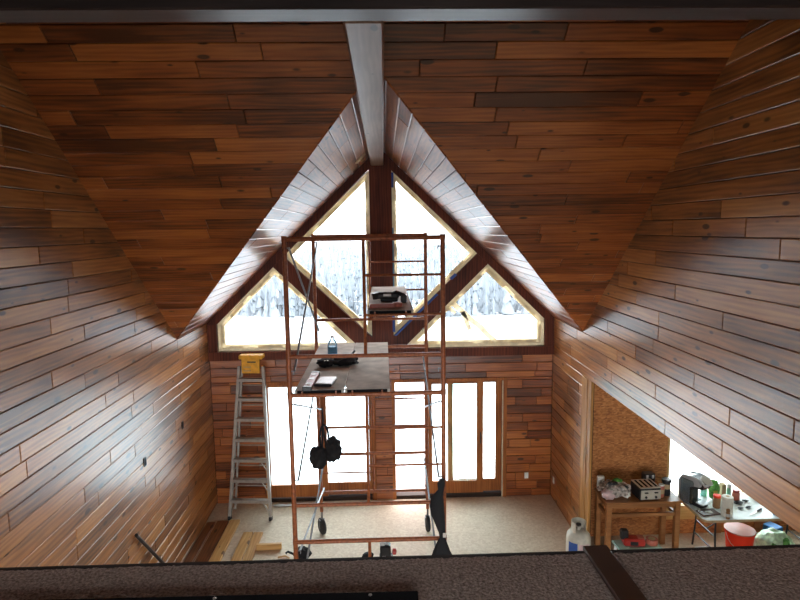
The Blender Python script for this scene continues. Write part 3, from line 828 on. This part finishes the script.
MB().box((0, .02, .02), (.19, .17, .04), bev=.01).build('base', 'black_rubber', t)
o = MB().blob((0, 0, .045), (.09, .06, .05), .3, 33, 2).build('work_glove', 'black_cloth', smooth=True); o.location = (-.25, 7.68, 0); tag(o, 'dark work glove on the floor left of the nail gun', 'glove')
o = MB().blob((0, 0, .02), (.16, .04, .02), .5, 35, 2).build('cable_heap', 'silver_plastic', smooth=True); o.location = (-1.72, 9.32, 0); tag(o, 'small heap of grey scrap at the foot of the left sliding door', 'scrap')

# wall boxes
def wall_box(label, mat, plate, loc, rz):
    t_ = thing('outlet_box', label, 'outlet', loc, rz, 'electrical boxes')
    MB().box((0, -.003, 0), (.055, .010, .095)).build('box', mat, t_)
    MB().ring([(-.034, -.006, -.054), (.034, -.006, -.054), (.034, -.006, .054), (-.034, -.006, .054)], [(-.026, -.006, -.046), (.026, -.006, -.046), (.026, -.006, .046), (-.026, -.006, .046)], (0, -.005, 0)).build('rim', plate, t_)
wall_box('black outlet opening low on the left wall, nearer the camera', 'dark_board', 'black_plastic', (-H, 6.74, 1.88), math.pi / 2)
wall_box('black outlet opening on the left wall, nearer the gable', 'dark_board', 'black_plastic', (-H, 8.05, 1.88), math.pi / 2)
wall_box('white outlet on the plank wall right of the sliding doors', 'white_plastic', 'white_plastic', (2.43, D, .37), 0)
wall_box('white outlet on the right wall near the corner', 'white_plastic', 'white_plastic', (H, 9.28, .36), -math.pi / 2)

t = thing('ceiling_light_box', 'round bare ceiling light box left of the ridge beam end', 'light fixture', (0, 0, 0))
up = Vector((H, 0, RIDGE - EAVE)).normalized(); no = Vector((-(RIDGE - EAVE), 0, H)).normalized()
pc = Vector((-.27, 8.6, rake(.27))); yy = Vector((0, 1, 0))
t.matrix_world = Matrix(((up.x, yy.x, -no.x, pc.x), (up.y, yy.y, -no.y, pc.y), (up.z, yy.z, -no.z, pc.z), (0, 0, 0, 1)))
MB().lathe([(.10, -.004), (.105, .008), (.09, .022), (.03, .03)], 20).build('canopy', 'cream_frame', t, True)
MB().lathe([(.03, .028), (.032, .05), (.02, .06)], 12).build('socket', 'tan_card', t, True)

# painter's tape and peeling paper on the gable window
def strip(name, label, cat, pts, mat, y=None, th=.004):
    o = MB().prism(xz(pts, (TY - .006) if y is None else y), (0, -th, 0)).build(name, mat)
    return tag(o, label, cat)
G = 'blue tape on the gable timbers'
strip('painters_tape', 'short dark blue tape at the top of the king post', 'tape', [(.19, 5.26), (.225, 5.26), (.225, 5.50), (.19, 5.50)], 'blue_tape', D + .02)['group'] = G
strip('painters_tape', 'long pale blue tape down the right edge of the king post', 'tape', [(.19, 3.5), (.215, 3.5), (.215, 4.62), (.19, 4.62)], 'pale_blue_tape', D + .02)['group'] = G
strip('painters_tape', 'blue tape on the king post just above the strut foot', 'tape', [(.175, 2.92), (.215, 2.92), (.215, 3.28), (.175, 3.28)], 'blue_tape', D - .065)['group'] = G
strip('painters_tape', 'blue tape running up the right diagonal strut', 'tape', [(.20, 2.86), (.235, 2.85), (.93, 3.52), (.89, 3.54)], 'blue_tape', D - .05)['group'] = G
strip('painters_tape', 'small blue tape patch where the right strut meets the scaffold leg', 'tape', [(1.15, 3.76), (1.24, 3.84), (1.2, 3.87), (1.11, 3.79)], 'blue_tape', D - .05)['group'] = G
t = thing('peeling_tape', 'torn cream masking paper peeling across the lower right gable window', 'masking paper', (0, D + .02, 0))
rr = random.Random(4)
def ribbon(name, path, w):
    mb = MB()
    for (x0, z0), (x1, z1) in zip(path, path[1:]):
        L = math.hypot(x1 - x0, z1 - z0); nx, nz = -(z1 - z0) / L * w / 2, (x1 - x0) / L * w / 2
        mb.prism([(x0 + nx, 0, z0 + nz), (x1 + nx, 0, z1 + nz), (x1 - nx, 0, z1 - nz), (x0 - nx, 0, z0 - nz)], (0, rr.uniform(.008, .03), 0))
    return mb.build(name, 'peel_paper', t)
ribbon('strip', [(1.18, 3.36), (1.32, 3.24), (1.48, 3.08), (1.62, 2.98), (1.74, 2.84), (1.9, 2.70)], .085)
ribbon('hanging_strip', [(1.34, 3.22), (1.40, 3.06), (1.46, 2.92)], .07)
ribbon('curl', [(.9, 3.10), (1.0, 3.24), (1.12, 3.28), (1.22, 3.20)], .06)

# ------------------------------------------------------------------ loft edge details
o = MB().box((0, 0, .012), (.125, .44, .024), bev=.003).build('wood_strip', 'wood_strip'); o.location = (1.095, 2.53, LOFT_Z + .018); o.rotation_euler = (0, 0, .02)
tag(o, 'dark brown wooden strip lying across the loft carpet', 'board')
t = thing('dark_rail', 'black board lying along the loft carpet by the camera', 'board', (-.82, 2.355, LOFT_Z + .018), -.012)
MB().box((0, 0, .02), (1.98, .11, .04), bev=.004).build('board', 'dark_board', t)
for x in (-.5, .1, .78): MB().lathe([(.008, .04), (.008, .043), (.004, .045)], 8, (x, .03, 0)).build('screw', 'chrome', t)

# ------------------------------------------------------------------ outside things
t = thing('grey_bin', 'dark grey bin standing in the snow beyond the right sliding door', 'bin', (.36, 14.4, -.48))
MB().prism([(-.18, -.2, 0), (.13, -.2, 0), (.13, .2, 0), (-.18, .2, 0)], (0, 0, .85)).build('body', 'grey_bin', t)
MB().box((0, 0, .90), (.44, .48, .10), bev=.02).build('lid', 'grey_bin', t)
o = MB().box((0, 0, .11), (.36, .3, .22), bev=.03).build('cooler_box', 'teal_box'); o.location = (-.93, 15.0, -.50); tag(o, 'pale teal box half buried in the snow outside', 'box')

# ------------------------------------------------------------------ kitchen corner seen through the opening
KT = .85
t = thing('wooden_table', 'orange-brown wooden side table under the toaster', 'table', (3.55, 7.68, 0))
MB().box((0, 0, KT - .015), (1.06, .48, .03), bev=.005).build('top', TABLEW, t)
for sx in (-1, 1):
    for sy in (-1, 1): MB().box((sx * .475, sy * .19, (KT - .03) / 2), (.07, .07, KT - .03), bev=.006).build('leg', TABLEW, t)
    MB().box((sx * .475, 0, KT - .08), (.03, .31, .07)).build('side_apron', TABLEW, t)
    MB().box((sx * .475, 0, KT - .22), (.03, .31, .045)).build('side_rail', TABLEW, t)
for sy in (-1, 1):
    MB().box((0, sy * .19, KT - .065), (.88, .03, .065)).build('apron', TABLEW, t)
    MB().box((0, sy * .19, KT - .20), (.88, .03, .05)).build('cross_rail', TABLEW, t)

t = thing('toaster', 'chrome four slot toaster on the wooden table', 'toaster', (3.635, 7.62, KT), .05)
MB().box((0, 0, .095), (.30, .30, .17), bev=.02).build('body', 'black_plastic', t)
MB().box((0, 0, .181), (.285, .285, .012), bev=.004).build('top_plate', 'chrome', t)
MB().box((0, -.152, .09), (.28, .012, .13), bev=.004).build('front_panel', 'chrome', t)
for i in range(4): MB().box((-.10 + .067 * i, 0, .1855), (.03, .22, .008)).build('slot', 'dark_board', t)
for x in (-.07, .07):
    MB().box((x, -.168, .125), (.05, .022, .014), bev=.003).build('lever', 'black_plastic', t)
    MB().lathe([(.016, 0), (.016, .012), (.010, .016)], 12, (x, -.158, .06), Matrix.Rotation(math.pi / 2, 4, 'X')).build('knob', 'black_plastic', t, True)
for x in (-.12, .12): MB().box((x, 0, .005), (.03, .24, .01)).build('foot', 'black_rubber', t)

t = thing('grocery_bag', 'crumpled plastic bag of groceries at the left end of the wooden table', 'bag', (3.20, 7.65, KT))
MB().blob((.03, .02, .10), (.20, .16, .10), .32, 41, 4, 3.).build('bag', 'crumpled_bag', t, True)
MB().blob((-.10, -.08, .075), (.10, .08, .075), .3, 43, 3, 3.).build('pink_bag', 'pink_bag', t, True)
MB().blob((.15, -.03, .06), (.06, .10, .06), .3, 44, 3, 3.).build('loose_fold', 'paper', t, True)
for i, (x, y, z) in enumerate(((-.03, -.02, .19), (.07, .05, .20), (.11, -.06, .155))): MB().blob((x, y, z), (.07, .04, .03), .45, 50 + i, 3, 3.).build('packet', 'black_plastic' if i != 1 else 'green_pack', t, True)
o = MB().box((0, 0, .10), (.10, .05, .20), bev=.008).build('cereal_box', 'paper'); o.location = (3.10, 7.87, KT); tag(o, 'cream carton standing behind the crumpled grocery bag', 'carton')
t = thing('coffee_grinder', 'small dark appliance behind the toaster', 'appliance', (3.78, 7.855, KT))
MB().box((0, 0, .12), (.16, .12, .24), bev=.015).build('body', 'black_plastic', t)
for x in (-.04, .04): MB().box((x, -.062, .2), (.03, .01, .05), bev=.003).build('button', 'silver_plastic', t)
t = thing('spice_can', 'red and orange patterned can right of the toaster', 'can', (3.85, 7.60, KT))
MB().lathe([(.038, 0), (.042, .006), (.042, .155), (.038, .162)], 16).build('body', 'pink_red', t, True)
MB().lathe([(.0425, .05), (.0428, .052), (.0428, .11), (.0425, .112)], 16).build('label_band', 'tan_card', t, True)
MB().lathe([(.038, .16), (.038, .175), (.03, .18)], 16).build('lid', 'white_plastic', t, True)
t = thing('coffee_jar', 'jar with a black lid and tan label at the table end', 'jar', (3.945, 7.65, KT))
MB().lathe([(.05, 0), (.055, .01), (.055, .17), (.04, .195)], 18).build('body', 'black_plastic', t, True)
MB().lathe([(.0558, .10), (.056, .102), (.056, .165), (.0558, .167)], 18).build('label_band', 'tan_card', t, True)
MB().lathe([(.062, .19), (.066, .195), (.066, .225), (.06, .232)], 18).build('lid', 'black_plastic', t, True)

# folding table
FT = .74
t = thing('folding_table', 'white folding table with rounded corners and black legs', 'table', (5.12, 7.5, 0))
w, d_, r_ = .915, .38, .07
pts = []
for cx, cy, a0 in ((w - r_, d_ - r_, 0), (-w + r_, d_ - r_, 90), (-w + r_, -d_ + r_, 180), (w - r_, -d_ + r_, 270)):
    pts += [(cx + r_ * math.cos(math.radians(a0 + k * 22.5)), cy + r_ * math.sin(math.radians(a0 + k * 22.5)), FT - .035) for k in range(5)]
MB().prism(pts, (0, 0, .033)).build('top', 'white_table', t)
ex = [(p[0] * 1.006, p[1] * 1.012, FT - .038) for p in pts]; exi = [(p[0] * .985, p[1] * .97, FT - .038) for p in pts]
MB().ring(ex, exi, (0, 0, .03)).build('edge_band', 'tan_card', t)
for sx in (-1, 1):
    for sy in (-1, 1): MB().tube([(sx * .68, sy * .24, FT - .04), (sx * .68, sy * .24, .40), (sx * .68, sy * .30, .012)], .013, 8).build('leg', 'black_plastic', t, True)
    MB().tube([(sx * .68, -.27, .22), (sx * .68, .27, .22)], .010, 6).build('leg_bar', 'black_plastic', t, True)
    MB().tube([(sx * .68, 0, .40), (sx * .22, 0, FT - .04)], .009, 6).build('leg_stay', 'black_plastic', t, True)
    MB().tube([(sx * .68, -.24, .42), (sx * .68, .24, .42)], .010, 6).build('leg_bar', 'black_plastic', t, True)

t = thing('coffee_maker', 'silver and black pod coffee maker on the folding table', 'coffee maker', (4.325, 7.60, FT), .45)
t.scale = (1.2, 1.2, 1.22)
side = [(-.13, 0), (.13, 0), (.13, .04), (.0, .05), (.0, .20), (.14, .22), (.15, .28), (.10, .32), (0, .34), (-.10, .32), (-.14, .24)]
MB().prism([(-.06, -x, z) for x, z in [(p[0], p[1]) for p in side]], (.12, 0, 0)).build('body', 'black_plastic', t)
arch = [(-.14, 0), (-.02, 0), (-.02, .2), (.06, .24), (.12, .25), (.13, .28), (.09, .325), (0, .345), (-.10, .33), (-.15, .25)]
for sx in (-1, 1): MB().prism([(sx * .06, -x, z) for x, z in arch], (sx * .035, 0, 0)).build('side_shell', 'silver_plastic', t)
MB().lathe([(.05, 0), (.058, .006), (.058, .02), (.04, .026)], 16, (0, -.12, .315), Matrix.Rotation(.75, 4, 'X')).build('lid_ring', 'chrome', t, True)
MB().tube([(-.075, -.02, .335), (-.075, -.12, .325), (-.06, -.165, .275), (.06, -.165, .275), (.075, -.12, .325), (.075, -.02, .335)], .014, 8).build('handle', 'silver_plastic', t, True)
MB().box((0, -.11, .045), (.13, .10, .014), bev=.003).build('drip_tray', 'silver_plastic', t)
MB().box((-.115, .02, .16), (.035, .16, .28), bev=.012).build('water_tank', BOTTLE, t)

t = thing('tray', 'dark brown tray with a card under the coffee maker front', 'tray', (4.36, 7.31, FT), .15)
MB().box((0, 0, .008), (.26, .16, .016), bev=.003).build('base', 'wood_strip', t)
MB().box((.0, -.01, .018), (.09, .05, .004)).build('card', 'paper', t)
def jar(name, label, cat, loc, r, h, mb_, ml, lid=.03):
    t_ = thing(name, label, cat, loc)
    MB().lathe([(r * .92, 0), (r, .008), (r, h - .03), (r * .85, h)], 18).build('body', mb_, t_, True)
    MB().lathe([(r * .93, h - .004), (r * .98, h), (r * .98, h + lid - .004), (r * .9, h + lid)], 18).build('lid', ml, t_, True)
    return t_
jar('peanut_butter_jar', 'brown jar with a red lid right of the coffee maker', 'jar', (4.56, 7.46, FT), .05, .15, 'brown_jar', 'bucket_red')
jar('red_lid_canister', 'red canister behind the paper towel roll', 'canister', (4.95, 7.66, FT), .05, .12, 'pink_red', 'red_plastic')
jar('soap_bottle', 'pale green bottle beside the red canister', 'bottle', (4.87, 7.70, FT), .03, .17, 'cyan_plastic', 'white_plastic', .05)
jar('blue_can', 'blue drink can near the right end of the folding table', 'can', (5.22, 7.22, FT), .033, .12, 'blue_can', 'chrome', .004)
t = thing('chip_bag', 'green and yellow snack bag behind the brown jar', 'bag', (4.655, 7.70, FT), .1)
MB().blob((0, 0, .14), (.08, .05, .15), .15, 61, 3).build('bag', 'green_pack', t, True)
MB().box((-.01, -.05, .10), (.06, .008, .09), bev=.002).build('label_panel', 'yellow_pack', t)
o = MB().box((0, 0, .11), (.06, .09, .22), bev=.004).build('cracker_carton', 'tan_card'); o.location = (4.79, 7.72, FT); tag(o, 'tan carton standing right of the green snack bag', 'carton')
jar('green_bottle', 'translucent green bottle behind the coffee maker', 'bottle', (4.58, 7.82, FT), .045, .26, 'cyan_plastic', 'cyan_plastic', .03)
t = thing('paper_towel_roll', 'white paper towel roll standing on the folding table', 'paper towels', (4.575, 7.23, FT))
t.location.x = 4.565
pr = [(.02, 0), (.068, 0), (.07, .006), (.07, .262), (.068, .268), (.02, .268)]
MB().lathe(pr, 22).build('roll', 'paper', t, True)
MB().lathe([(.021, .2685), (.023, .2685), (.023, .272), (.012, .272)], 14).build('core', 'tan_card', t, True)
t = thing('pepper_mill', 'small brown and silver mill before the paper towel roll', 'mill', (4.53, 7.145, FT))
MB().lathe([(.024, 0), (.026, .005), (.026, .08), (.020, .09), (.024, .10), (.024, .125), (.012, .135)], 14).build('body', 'brown_jar', t, True)
MB().lathe([(.0265, .03), (.027, .032), (.027, .07), (.0265, .072)], 14).build('band', 'silver_plastic', t, True)
rr = random.Random(9)
for i, (x, y, a, lab, mt) in enumerate(((4.92, 7.56, .3, 'dark cable coil left of the loose clips', 'black_plastic'), (5.05, 7.60, -.4, 'black clip lying nearest the red canister', 'black_plastic'), (4.86, 7.40, .1, 'black clip lying nearest the paper towel roll', 'black_plastic'), (4.98, 7.42, .2, 'black clip in the middle of the folding table', 'black_plastic'))):
    o = MB().blob((0, 0, .014), (.045 if i else .07, .022 if i else .05, .013), .3, 70 + i, 2).build('table_clip', mt, smooth=True)
    o.location = (x, y, FT); o.rotation_euler = (0, 0, a); tag(o, lab, 'clip', 'bits on the folding table')
t = thing('kitchen_knife', 'knife with a dark handle lying on the folding table', 'knife', (5.02, 7.30, FT), .5)
MB().prism([(-.2, -.012, .002), (.02, -.015, .002), (.02, .012, .002), (-.12, .012, .002)], (0, 0, .003)).build('blade', 'chrome', t)
MB().tube([(.015, 0, .01), (.12, .005, .012)], .011, 8).build('handle', 'black_plastic', t, True)
o = MB().blob((0, 0, .05), (.09, .06, .05), .3, 77, 2).build('bread_bag', 'tan_card', smooth=True); o.location = (5.25, 7.70, FT); tag(o, 'tan paper bag lying behind the loose clips', 'bag')

# red bucket
t = thing('bucket', 'bright red plastic bucket standing before the folding table', 'bucket', (4.88, 7.42, 0))
MB().lathe([(.14, 0), (.145, .004), (.182, .40), (.19, .40), (.19, .43), (.178, .43), (.174, .40), (.135, .03), (.02, .025)], 28).build('shell', 'bucket_red', t, True)
MB().lathe([(.184, .425), (.194, .425), (.194, .438), (.182, .438)], 28).build('rim', 'pink_red', t, True)
MB().tube([(.192 * math.cos(a), .192 * math.sin(a) - .02 * math.sin(a), .40 - .20 * max(0, -math.sin(a)) ** .7) for a in [math.pi + i * math.pi / 12 for i in range(13)]], .004, 6).build('handle', 'chrome', t, True)
t = thing('green_shopping_bag', 'white and green plastic shopping bag right of the red bucket', 'bag', (5.36, 7.40, 0))
MB().blob((0, 0, .20), (.25, .2, .20), .22, 81, 4, 2.6).build('bag', BAG, t, True)
for i, (x, z, a) in enumerate(((-.10, .2, .5), (.06, .27, .6), (-.18, .12, .3))):
    MB().blob((x, -.15, z), (.045, .06, .11), .2, 84 + i, 3).build('leaf_print', 'green_pack', t, True)
o = MB().box((0, 0, .14), (.16, .2, .28), bev=.01).build('food_carton', 'blue_can'); o.location = (5.60, 7.78, 0); o.rotation_euler = (0, 0, .4); tag(o, 'blue carton among the clutter right of the shopping bag', 'carton')
o = MB().blob((0, 0, .17), (.17, .15, .17), .35, 91, 3).build('white_sack', 'white_plastic', smooth=True); o.location = (5.70, 6.98, 0); tag(o, 'white plastic sack in the clutter at the far right', 'bag')
o = MB().blob((0, 0, .16), (.14, .13, .18), .4, 93, 3).build('paper_sack', 'tan_card', smooth=True); o.location = (6.06, 6.80, 0); tag(o, 'brown paper sack at the right end of the clutter', 'bag')
o = MB().box((0, 0, .012), (.2, .44, .024)).build('foam_sheet', 'white_table'); o.location = (4.55, 7.50, .001); o.rotation_euler = (0, 0, .12); tag(o, 'white panel lying flat under the folding table', 'panel')
o = MB().blob((0, 0, .04), (.10, .09, .045), .35, 95, 3).build('black_rag', 'black_cloth', smooth=True); o.location = (4.56, 7.45, .026); tag(o, 'black rag on the white panel left of the red bucket', 'rag')

# under the wooden table
t = thing('step_stool', 'low teal step stool under the wooden table', 'stool', (3.36, 7.22, 0), .05)
MB().box((0, 0, .365), (.58, .26, .03), bev=.008).build('top', 'teal_bench', t)
for sx in (-1, 1):
    for sy in (-1, 1): MB().tube([(sx * .24, sy * .09, .35), (sx * .27, sy * .12, .0)], .02, 8).build('leg', 'white_plastic', t, True)
    MB().tube([(sx * .255, -.10, .18), (sx * .255, .10, .18)], .012, 6).build('leg_bar', 'white_plastic', t, True)
t = thing('drill_case', 'red and black power tool lying on the teal stool', 'power tool', (3.27, 7.22, .38), -.12)
MB().box((.04, 0, .05), (.28, .16, .10), bev=.02).build('body', 'red_plastic', t)
MB().box((-.08, .01, .135), (.10, .09, .13), bev=.015).build('handle', 'black_plastic', t)
MB().box((.03, -.082, .05), (.1, .01, .05)).build('side_plate', 'black_plastic', t)
MB().box((.13, 0, .105), (.08, .1, .012), bev=.003).build('latch', 'pink_red', t)
t = thing('tape_roll', 'roll of tan tape at the right end of the teal stool', 'tape roll', (3.56, 7.22, .38))
MB().lathe([(.045, 0), (.075, 0), (.078, .004), (.078, .066), (.075, .07), (.045, .07), (.044, .035)], 20).build('roll', 'pink_red', t, True)
MB().lathe([(.040, .002), (.0455, .002), (.0455, .074), (.040, .074)], 18).build('core', 'tan_card', t, True)
for i, (x, y, r1, lab) in enumerate(((3.06, 6.98, .10, 'crumpled white paper by the propane tank'), (3.27, 6.96, .075, 'small crumpled cream paper before the teal stool'), (3.92, 7.30, .11, 'crumpled cream paper beside the right table leg'))):
    o = MB().blob((0, 0, r1 * .8), (r1, r1 * .8, r1 * .8), .45, 100 + i, 3, 3.).build('crumpled_paper', 'paper'); o.location = (x, y, 0); tag(o, lab, 'paper', 'crumpled papers')

# propane tank
t = thing('propane_tank', 'dusty white propane tank with a blue label by the kitchen opening', 'propane tank', (2.64, 7.42, 0))
MB().lathe([(.11, 0), (.115, .03), (.10, .035)], 20).build('foot_ring', 'tank_paint', t, True)
MB().lathe([(.06, .02), (.12, .035), (.155, .075), (.163, .12), (.163, .38), (.155, .43), (.12, .475), (.06, .495)], 26).build('body', 'tank_paint', t, True)
lab = []
mb = MB()
a0, a1 = -2.75, -1.95
for k in range(9):
    a = a0 + (a1 - a0) * k / 8
    lab.append((mb.bm.verts.new((.1645 * math.cos(a), .1645 * math.sin(a), .17)), mb.bm.verts.new((.1645 * math.cos(a), .1645 * math.sin(a), .37))))
for p, q in zip(lab, lab[1:]): mb.bm.faces.new((p[0], q[0], q[1], p[1]))
mb.build('blue_label', 'tank_label', t, True)
mb = MB(); lab = []
for k in range(9):
    a = -1.85 + .95 * k / 8
    lab.append((mb.bm.verts.new((.1645 * math.cos(a), .1645 * math.sin(a), .14)), mb.bm.verts.new((.1645 * math.cos(a), .1645 * math.sin(a), .36))))
for p, q in zip(lab, lab[1:]): mb.bm.faces.new((p[0], q[0], q[1], p[1]))
mb.build('warning_label', 'pink_bag', t, True)
mb = MB(); rg = []
for k in range(15):
    a = -.9 + 4.9 * k / 14
    rg.append([mb.bm.verts.new((r * math.cos(a), r * math.sin(a), z)) for r, z in ((.095, .48), (.10, .48), (.10, .62), (.095, .62))])
for p, q in zip(rg, rg[1:]):
    for i in range(4): mb.bm.faces.new((p[i], p[(i + 1) % 4], q[(i + 1) % 4], q[i]))
mb.build('collar', 'tank_paint', t, True)
MB().tube([(0, 0, .49), (0, 0, .55)], .022, 10).tube([(0, -.05, .55), (0, .03, .55)], .016, 8).build('valve', 'chrome', t, True)
MB().lathe([(.03, .555), (.034, .56), (.034, .58), (.02, .585)], 12).build('valve_knob', 'black_plastic', t, True)
